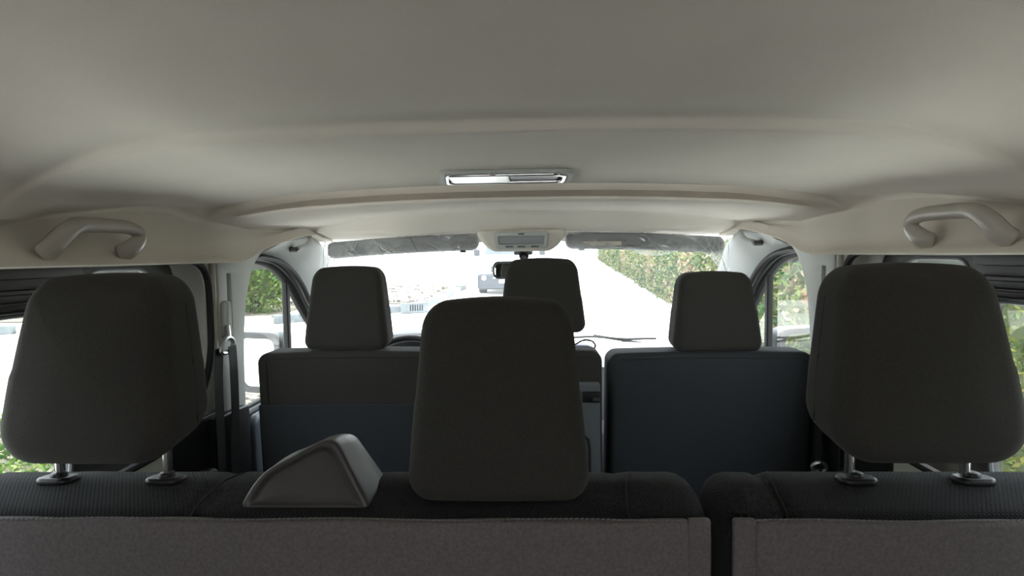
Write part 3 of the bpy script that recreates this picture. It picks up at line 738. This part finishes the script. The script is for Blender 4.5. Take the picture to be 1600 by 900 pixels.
# front row seats
def front_seat(name, label, x0, x1, hx, hy, hz0, hz1, hwb, hwt, ztop=1.428, rear='fabric', posts=True):
    cx = (x0 + x1) / 2; hw = (x1 - x0) / 2
    t = empty(name, (cx, 1.75, .66), label, 'seat', 'front row seats')
    zt = ztop; zb = .98; hh = (zt - zb) / 2; zc = (zt + zb) / 2
    def f(u, v, w):
        k = (v + hh) / (2 * hh)
        return Vector((cx + u * (1 - .01 * k), 1.655 + w - .03 * k + .03, zc + v + .004 * (1 - (u / hw) ** 2) * (1 if v > 0 else 0)))
    obj('backrest', pillow(hw, hh, .12, .032, .03, .022, f), M[rear], t)
    n = int((x1 - x0 - .06) / .009)
    st = [tube([f(-hw + .03 + i * .009, hh - .016, -.0605), f(-hw + .0365 + i * .009, hh - .016, -.0605)], .0010, 4) for i in range(n)]
    obj('stitching', join(*st), M['seam'], t)
    obj('cushion', pillow(hw - .01, .25, .15, .04, .04, .035, lambda u, v, w: Vector((cx + u, 1.93 + v, 1.00 + w))), M['knit'], t)
    obj('base_frame', rbox((cx, 1.90, .79), (x1 - x0 - .06, .42, .28), .02), M['black'], t)
    headrest(t, hx, hy, hz0, hz1, hwb, hwt, .10, .02, (-.06, .06) if posts else None, zt - .02, None, rt=.034, rb=.030)
    return t, f
s1, f1 = front_seat('front_seat', 'left front seat behind the steering wheel, fabric back with a sewn map pocket', -.762, -.205, -.507, 1.665, 1.428, 1.674, .252, .198)
hw1 = (.762 - .205) / 2
obj('map_pocket', pillow(hw1 - .006, .155, .012, .004, .02, .005, lambda u, v, w: f1(u, v - .224 + .155 + .145 - .155, w - .064)), M['backvinyl'], s1)
obj('seam', tube([f1(-hw1 + .033, hh_, -.0612) for hh_ in (.20, .15, .11, .078)], .0011, 5), M['seam'], s1)
s2, f2 = front_seat('front_seat', 'narrow middle front seat with a folding grey plastic back panel', -.195, .228, .060, 1.69, 1.468, 1.690, .256, .204)
obj('folding_panel', pillow(.198, .165, .018, .010, .02, .006, lambda u, v, w: Vector((.0185 + u, 1.588 + w, 1.180 + v))), M['greyplastic'], s2)
obj('panel_groove', tube([(.150, 1.577, 1.21), (.165, 1.577, 1.20), (.182, 1.577, 1.185), (.186, 1.577, 1.16), (.186, 1.577, 1.05)], .004, 6), M['seam'], s2)
obj('latch_recess', rbox((.192, 1.577, 1.305), (.052, .010, .030), .003, 2), M['black'], s2)
obj('latch', rbox((.205, 1.571, 1.300), (.020, .008, .010), .002, 2), M['darkgrey'], s2)
s3, f3 = front_seat('front_seat', 'right front seat with a plain blue-black back and no pocket', .240, .812, .553, 1.665, 1.414, 1.645, .256, .200, 1.420, rear='backvinyl')

# ---- seat belts on the B pillars
def belt_strip(pts, w=.046, th=.0015, wdir=Vector((0, 1, 0))):
    sp = spline(pts, 6); rings = []
    for p in sp:
        a = wdir * w / 2; nrm = Vector((1, 0, 0)) * th / 2
        rings.append([p - a - nrm, p + a - nrm, p + a + nrm, p - a + nrm])
    return loft(rings, caps=True)
sb = empty('seat_belt', (-.80, 1.6, 1.0), 'black seat belt with beige height adjuster and silver ring, left door pillar', 'seat belt', 'front seat belts')
obj('height_adjuster', pillow(.014, .052, .022, .012, .008, .008, lambda u, v, w: Vector((-.818 + w, 1.562 + u * (1 - 3 * max(0, v)), 1.532 + v))), M['liner_trim'], sb)
obj('guide_ring', join(tube([Vector((-.796, 1.520 + .031 * math.cos(a) * (1 - .25 * math.sin(a)), 1.466 + .019 * math.sin(a) + .006 * math.cos(a))) for a in [2 * PI * i / 28 for i in range(28)]], .0062, 8, closed=True, up=(1, 0, 0)),
    tube([(-.812, 1.553, 1.515), (-.804, 1.540, 1.492), (-.797, 1.528, 1.482)], [.008, .009, .007], 10)), M['steel'], sb)
obj('webbing', join(belt_strip([(-.802, 1.492, 1.462), (-.806, 1.490, 1.38), (-.806, 1.488, 1.27), (-.806, 1.49, 1.05)], .040),
    belt_strip([(-.790, 1.535, 1.462), (-.788, 1.535, 1.40), (-.787, 1.532, 1.28), (-.784, 1.515, 1.17), (-.778, 1.50, 1.06)], .040)), M['webbing'], sb)
sbr = empty('seat_belt', (.80, 1.6, 1.0), 'black seat belt with silver tongue beside the right front seat', 'seat belt', 'front seat belts')
obj('webbing', belt_strip([(.800, 1.535, 1.46), (.797, 1.54, 1.35), (.790, 1.54, 1.24), (.772, 1.50, 1.13), (.772, 1.49, 1.05)], .036), M['webbing'], sbr)
obj('guide_ring', tube([Vector((.800, 1.535 + .030 * math.cos(a), 1.466 + .019 * math.sin(a))) for a in [2 * PI * i / 28 for i in range(28)]], .0055, 8, closed=True, up=(1, 0, 0)), M['steel'], sbr)
obj('tongue', join(tube([Vector((.772 + .018 * math.cos(a), 1.495, 1.138 + .012 * math.sin(a))) for a in [2 * PI * i / 20 for i in range(20)]], .005, 8, closed=True, up=(0, 1, 0)), rbox((.764, 1.495, 1.115), (.024, .004, .036), .001, 1)), M['steel'], sbr)

# ---- outside mirrors
def door_mirror(s):
    cx = s * 1.105; cy = 2.34; cz = 1.268
    t = empty('door_mirror', (cx, cy, cz - .12), 'dark framed door mirror outside the %s front door' % ('left' if s < 0 else 'right'), 'mirror', 'door mirrors')
    rm = Matrix.Rotation(s * R(16), 4, 'Z')
    def f(u, v, w): return Vector((cx, cy, cz)) + (rm @ Vector((u * (1 + .08 * v / .12), -w, v)))
    obj('housing', pillow(.110, .128, .085, .055, .045, .035, lambda u, v, w: f(u, v, w - .03)), M['greyplastic'], t)
    obj('rim', plate(rrect(.109, .127, .05), [rrect(.082, .100, .035)], .02, lambda u, v, w: f(u, v, w + .012), .006), M['black'], t)
    obj('glass', pillow(.090, .107, .006, .036, .036, .002, lambda u, v, w: f(u, v, w + .012)), M['mirror'], t)
    obj('arm', tube([(s * .90, 2.30, 1.20), (s * .97, 2.32, 1.205), (s * 1.02, 2.335, 1.215)], .03, 12, flat=1.4), M['black'], t)
door_mirror(-1); door_mirror(1)

# ---- wiper
wp = empty('wiper', (.3, 2.95, 1.24), 'thin black wiper lying along the bottom of the windscreen', 'wiper')
wl = [wsc(-.05 + .8 * i / 14, .02) + Vector((0, .035, .012 + .004 * math.sin(i))) for i in range(15)]
obj('blade', tube(wl, .006, 6), M['rubber'], wp)
obj('arm', tube([wsc(.75, .0) + Vector((0, .05, -.01)), wsc(.4, .02) + Vector((0, .05, .02))], .007, 6), M['rubber'], wp)

# ================================================================ OUTSIDE THINGS
def leaves(n, sampler, size, extra=None):
    V = np.zeros((n * 4, 3)); k = 0
    P = np.array([sampler() for _ in range(n)])
    a = rng.normal(size=(n, 3)); a /= np.linalg.norm(a, axis=1)[:, None]
    b = rng.normal(size=(n, 3)); b -= (a * b).sum(1)[:, None] * a; b /= np.linalg.norm(b, axis=1)[:, None]
    L = size * (.6 + .8 * rng.random(n))[:, None]; Wd = L * .42
    V[0::4] = P - a * L * .5; V[1::4] = P + b * Wd * .5; V[2::4] = P + a * L * .5; V[3::4] = P - b * Wd * .5
    return [tuple(v) for v in V], [(4 * i, 4 * i + 1, 4 * i + 2, 4 * i + 3) for i in range(n)]
def leafobj(name, geo, m, parent):
    me = bpy.data.meshes.new(name); org = ORG[parent.name]
    me.from_pydata([(v[0] - org.x, v[1] - org.y, v[2] - org.z) for v in geo[0]], [], geo[1]); me.materials.append(m)
    o = bpy.data.objects.new(name, me); COL.objects.link(o); o.parent = parent; return o
def hedge(name, label, line, hfun, width, n, size, m, cat='hedge', group=None):
    """line: list of (x, y) along the foot of the side facing the road"""
    line = [Vector((a, b, 0)) for a, b in line]
    seg = [(line[i + 1] - line[i]).length for i in range(len(line) - 1)]; tot = sum(seg)
    def at(s):
        for i, l in enumerate(seg):
            if s <= l or i == len(seg) - 1:
                d = (line[i + 1] - line[i]).normalized(); return line[i] + d * s, Vector((d.y, -d.x, 0))
            s -= l
    p0 = at(tot / 2)[0]
    t = empty(name, (p0.x, p0.y, gz(p0.y)), label, cat, group)
    rings = []
    N = max(8, int(tot / .4))
    for i in range(N + 1):
        p, nn = at(tot * i / N); h = hfun(p) - .10; base = gz(p.y)
        q = []
        for (a, b) in ((.10, 0), (.05, .5), (.12, .92), (.35, 1.0), (.7, .98), (.95, .9), (1, .5), (1, 0)):
            jt = .06 * noise.noise(Vector((p.x * 2 + a * 3, p.y * 2, b * 3)))
            v = p + nn * (width * a + jt); q.append(Vector((v.x, v.y, base + h * b + jt)))
        rings.append(q)
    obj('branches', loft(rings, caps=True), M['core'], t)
    def smp():
        s_ = tot * rng.random(); p, nn = at(s_); h = hfun(p); base = gz(p.y)
        b = noise.noise(Vector((p.x * 1.3, p.y * 1.3, 5)))
        if rng.random() < .62:
            z = rng.random(); off = -.02 + .16 * rng.random() + .10 * b + .10 * noise.noise(Vector((p.x * 3, p.y * 3, z * 4)))
            if z > .85: off += (z - .85) * 1.0
            v = p + nn * off; return (v.x, v.y, base + .03 + h * z)
        off = width * rng.random(); z = h * (.93 + .12 * rng.random() + .10 * noise.noise(Vector((p.x * 2.2, p.y * 2.2, off * 2))))
        v = p + nn * off; return (v.x, v.y, base + z)
    leafobj('leaves', leaves(n, smp, size), m, t)
    return t
hedge('hedge', 'long mixed green and cream hedge running up the right of the road', [(3.05, 5.4), (3.15, 12.0), (4.3, 38.0)],
      lambda p: 1.62 - .018 * p.y, 1.6, 34000, .11, M['croton'])
hedge('hedge', 'yellow-green hedge close beside the right sliding window', [(2.7, .0), (3.0, 5.3)],
      lambda p: 1.57 + .01 * p.y, 1.3, 16000, .06, M['bushyellow'])
# planting left of the junction
def bush(name, label, c, r, n, size, m, group=None, cat='bush'):
    c = Vector((c[0], c[1], gz(c[1])))
    t = empty(name, c, label, cat, group)
    def rr(d): return 1 + .28 * noise.noise(d * 2.2 + c) + .12 * noise.noise(d * 5 + c)
    V = []; seg, st = 20, 12; rings = []
    for i in range(st + 1):
        th = PI * .96 * i / st + .02; ring = []
        for j in range(seg):
            ph = 2 * PI * j / seg; d = Vector((math.sin(th) * math.cos(ph), math.sin(th) * math.sin(ph), math.cos(th)))
            k = rr(d) * .86; ring.append(Vector((c.x + d.x * r[0] * k, c.y + d.y * r[1] * k, max(c.z, c.z + r[2] * .5 + d.z * r[2] * .5 * k))))
        rings.append(ring)
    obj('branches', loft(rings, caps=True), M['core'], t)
    def smp():
        while True:
            d = Vector(rng.normal(size=3)).normalized()
            if d.y < .5: break
        k = rr(d) * (.84 + .2 * rng.random())
        return (c.x + d.x * r[0] * k, c.y + d.y * r[1] * k, max(c.z + .02, c.z + r[2] * .5 + d.z * r[2] * .5 * k))
    leafobj('leaves', leaves(n, smp, size), m, t)
bush('bush', 'tall bright green bush seen through left front door window', (-6.9, 13.2), (1.6, 1.1, 3.1), 12000, .11, M['green'])
bush('bush', 'green bush next to the tall one, behind the quarter window of the left door', (-7.6, 17.6), (.9, .9, 2.8), 7000, .11, M['green'])
bush('bush', 'wide green bush farther left, glimpsed over the left rear headrest', (-11.4, 14.2), (2.0, 1.3, 2.7), 9000, .12, M['green'])

# white building corner
wb = empty('building', (-7.0, 24, gz(20)), 'plain white rendered building wall beyond the rubble strip on the left', 'building')
def bx(x0, x1, y0, y1, z0, z1, r=.03): return rbox(((x0 + x1) / 2, (y0 + y1) / 2, (z0 + z1) / 2), (x1 - x0, y1 - y0, z1 - z0), r, 2)
obj('wall', bx(-16, -2.95, 19.7, 34, .5, 5.2), M['plaster'], wb, smooth=False)
obj('plinth', bx(-16.05, -2.92, 19.62, 34, .5, .90), M['concrete'], wb, smooth=False)
obj('coping', bx(-16.1, -2.85, 19.6, 34.1, 5.2, 5.35), M['plaster'], wb, smooth=False)

# rubble and soil strip (uncountable)
def stones(n, region, smin, smax):
    gs = []
    for _ in range(n):
        x, y = region(); r = random.uniform(smin, smax)
        bm = bmesh.new(); bmesh.ops.create_icosphere(bm, subdivisions=1, radius=r)
        ph = random.random() * 50
        vs = [Vector((v.co.x * random.uniform(.8, 1.3), v.co.y, v.co.z * .6)) * (1 + .3 * noise.noise(v.co * 20 + Vector((ph, 0, 0)))) + Vector((x, y, gz(y) + .02 + r * .2)) for v in bm.verts]
        fs = [tuple(v.index for v in f.verts) for f in bm.faces]; bm.free(); gs.append((vs, fs))
    return join(*gs)
o = obj('ground_soil', gpatch(-14, -2.75, 14.4, 19.6, .02, 20, 8), M['soil']); o['kind'] = 'structure'
o = obj('rubble', stones(900, lambda: (random.uniform(-6.3, -2.85), random.uniform(14.6, 19.3)), .04, .16), M['rubble'], smooth=False); tag(o, 'pale stones scattered in front of the white building wall', 'rubble', kind='stuff')
def blade():
    x, y = random.uniform(-5.0, -3.45), random.uniform(2.4, 6.2)
    return (x, y, gz(y) + .03 + .05 * random.random())
o = obj('ground_verge', gpatch(-5.2, -1.6, 2.3, 6.3, .012, 4, 4), M['soil']); o['kind'] = 'structure'
vg = leaves(5000, blade, .07); o = obj('grass', vg, M['green'], smooth=False); tag(o, 'thin grass on the verge beside the left windows', 'grass', kind='stuff')
o = obj('leaf_litter', stones(500, lambda: (random.uniform(-3.25, -1.75), random.uniform(3.0, 6.2)), .015, .05), M['rubble'], smooth=False); tag(o, 'scattered pale litter on the ground outside left front door', 'litter', kind='stuff')
o = obj('ground_soil', gpatch(-18, -5.6, 11.8, 14.3, .02, 10, 6), M['soil']); o['kind'] = 'structure'

# kerb stones, painted alternately black and white
kl = [(-10.6, 10.12), (-9.66, 10.4), (-8.7, 10.66), (-5.2, 11.3), (-4.0, 12.0), (-2.8, 13.05), (-2.45, 14.6), (-2.15, 19.5)]
kp = []
for i in range(len(kl) - 1):
    a, b = Vector((*kl[i], 0)), Vector((*kl[i + 1], 0)); L = (b - a).length; n = max(1, round(L / .95))
    for k in range(n): kp.append((a + (b - a) * (k + .5) / n, math.atan2(b.y - a.y, b.x - a.x), L / n))
proto = {}
nth = 0
for i, (p, ang, L) in enumerate(kp):
    dark = i % 2 == 0
    px = 840 + (p.x - .04) / p.y * 900
    where = ('seen through the left sliding window' if px < 300 else 'seen through the left front door window' if px < 500 else
             'beyond the windscreen, between the left headrest and the car' if 590 < px else 'of the row continuing behind the left front headrest')
    g = rbox((0, 0, .075), (L - .06, .18, .17), .02, 2)
    m = Matrix.Translation((p.x, p.y, gz(p.y))) @ Matrix.Rotation(ang, 4, 'Z')
    drain = i == 8
    o = obj('kerb_stone', xf(g, m), M['kerbblack'] if dark else M['kerbwhite'])
    tag(o, ('dark painted kerb stone ' if dark else 'white painted kerb stone ') + where, 'kerb stone', ('dark kerb stones ' if dark else 'white kerb stones ') + where)
# slotted drain in front of the kerb
dp = Vector((-2.62, 12.7, gz(13.0)))
dr = empty('kerb_drain', dp, 'dark slotted kerb drain right of the left front headrest', 'drain')
DM = Matrix.Translation(dp) @ Matrix.Rotation(R(18), 4, 'Z')
obj('body', xf(plate([(-.30, .0), (.30, .0), (.30, .22), (-.30, .22)], [[(-.10 + k * .052, .04), (-.075 + k * .052, .04), (-.075 + k * .052, .18), (-.10 + k * .052, .18)] for k in range(6)], .10, lambda u, v, w: Vector((u, w, v)), .004), DM), M['kerbblack'], dr, smooth=False)
obj('inner_box', xf(rbox((.03, .10, .11), (.42, .06, .20), .01, 1), DM), M['rubber'], dr, smooth=False)

# fence behind the right hedge
fc = empty('fence', (5.2, 8, gz(8)), 'white railing fence standing behind the right hedges', 'fence')
def fpt(y): return Vector((4.55 + (y - 2) * .05, y, gz(y)))
for k in range(60):
    y = 1.0 + k * .30; p = fpt(y)
    obj('picket', rbox(p + Vector((0, 0, 1.15)), (.03, .05, 1.9), .006, 1), M['fence'], fc, smooth=False)
for zz in (.55, 1.30, 2.02):
    a, b = fpt(.8), fpt(19); obj('rail', tube([a + Vector((0, 0, zz)), b + Vector((0, 0, zz))], .03, 8), M['fence'], fc)

# oncoming / parked vehicle ahead
def vehicle():
    cx, y0 = -.68, 16.3; g0 = gz(16.3)
    t = empty('car', (cx, y0, g0), 'white and dark slate vehicle facing us ahead on the road', 'car')
    def P(x, y, z): return Vector((cx + x, y0 + y, g0 + z))
    # body shell lofted along y
    def sec(y, hw, z0, z1, r):
        return [P(u, y, (z0 + z1) / 2 + v) for u, v in rrect(hw, (z1 - z0) / 2, r, 5)]
    obj('body', loft([sec(.10, .78, .55, .95, .10), sec(.18, .84, .38, 1.02, .12), sec(.9, .88, .35, 1.08, .12), sec(1.2, .89, .35, 1.12, .10), sec(4.4, .89, .35, 1.12, .1), sec(4.6, .85, .45, 1.05, .1)], caps=True), M['white'], t)
    obj('cabin', loft([sec(1.15, .82, 1.05, 1.14, .03), sec(1.75, .72, 1.05, 1.82, .10), sec(2.0, .71, 1.05, 1.88, .12), sec(4.0, .71, 1.05, 1.88, .12), sec(4.5, .74, 1.05, 1.5, .1)], caps=True), M['white'], t)
    ws = [P(-.74, 1.19, 1.16), P(.74, 1.19, 1.16), P(.63, 1.66, 1.75), P(-.63, 1.66, 1.75)]
    obj('windscreen', (ws + [p + Vector((0, -.03, .02)) for p in ws], [(0, 1, 2, 3), (4, 5, 6, 7), (0, 1, 5, 4), (1, 2, 6, 5), (2, 3, 7, 6), (3, 0, 4, 7)]), M['carglass'], t, smooth=False)
    obj('bumper', pillow(.87, .22, .30, .08, .08, .06, lambda u, v, w: P(u, .12 + w, .39 + v)), M['cardark'], t)
    obj('grille', pillow(.48, .085, .10, .03, .03, .02, lambda u, v, w: P(u, .10 + w, .74 + v)), M['cardark'], t)
    obj('bumper_strip', rbox(P(0, -.045, .50), (.85, .02, .03), .008, 2), M['lampglass'], t)
    obj('number_plate', rbox(P(0, -.05, .40), (.50, .02, .11), .008, 2), M['lampwhite'], t)
    for s in (-1, 1):
        obj('headlamp', pillow(.15, .09, .12, .04, .05, .03, lambda u, v, w, s=s: P(s * .66 + u, .12 + w, .76 + v)), M['lampglass'], t)
        obj('fog_lamp', lathe([(.001, .03), (.05, .03), (.065, .015), (.07, 0), (.07, -.03)], 20, lambda v, s=s: P(s * .68 + v.x, -.04 - v.z, .50 + v.y)), M['lampglass'], t)
        obj('door_mirror', pillow(.09, .10, .12, .04, .04, .03, lambda u, v, w, s=s: P(s * 1.0 + u, 1.35 + w, 1.22 + v)), M['cardark'], t)
        for yy in (.85, 3.7):
            obj('wheel', lathe([(.001, .11), (.20, .10), (.30, .11), (.335, .07), (.335, -.07), (.30, -.11), (.001, -.10)], 24, lambda v, s=s, yy=yy: P(s * .78 + v.z, yy + v.x, .335 + v.y)), M['tyre'], t)
vehicle()
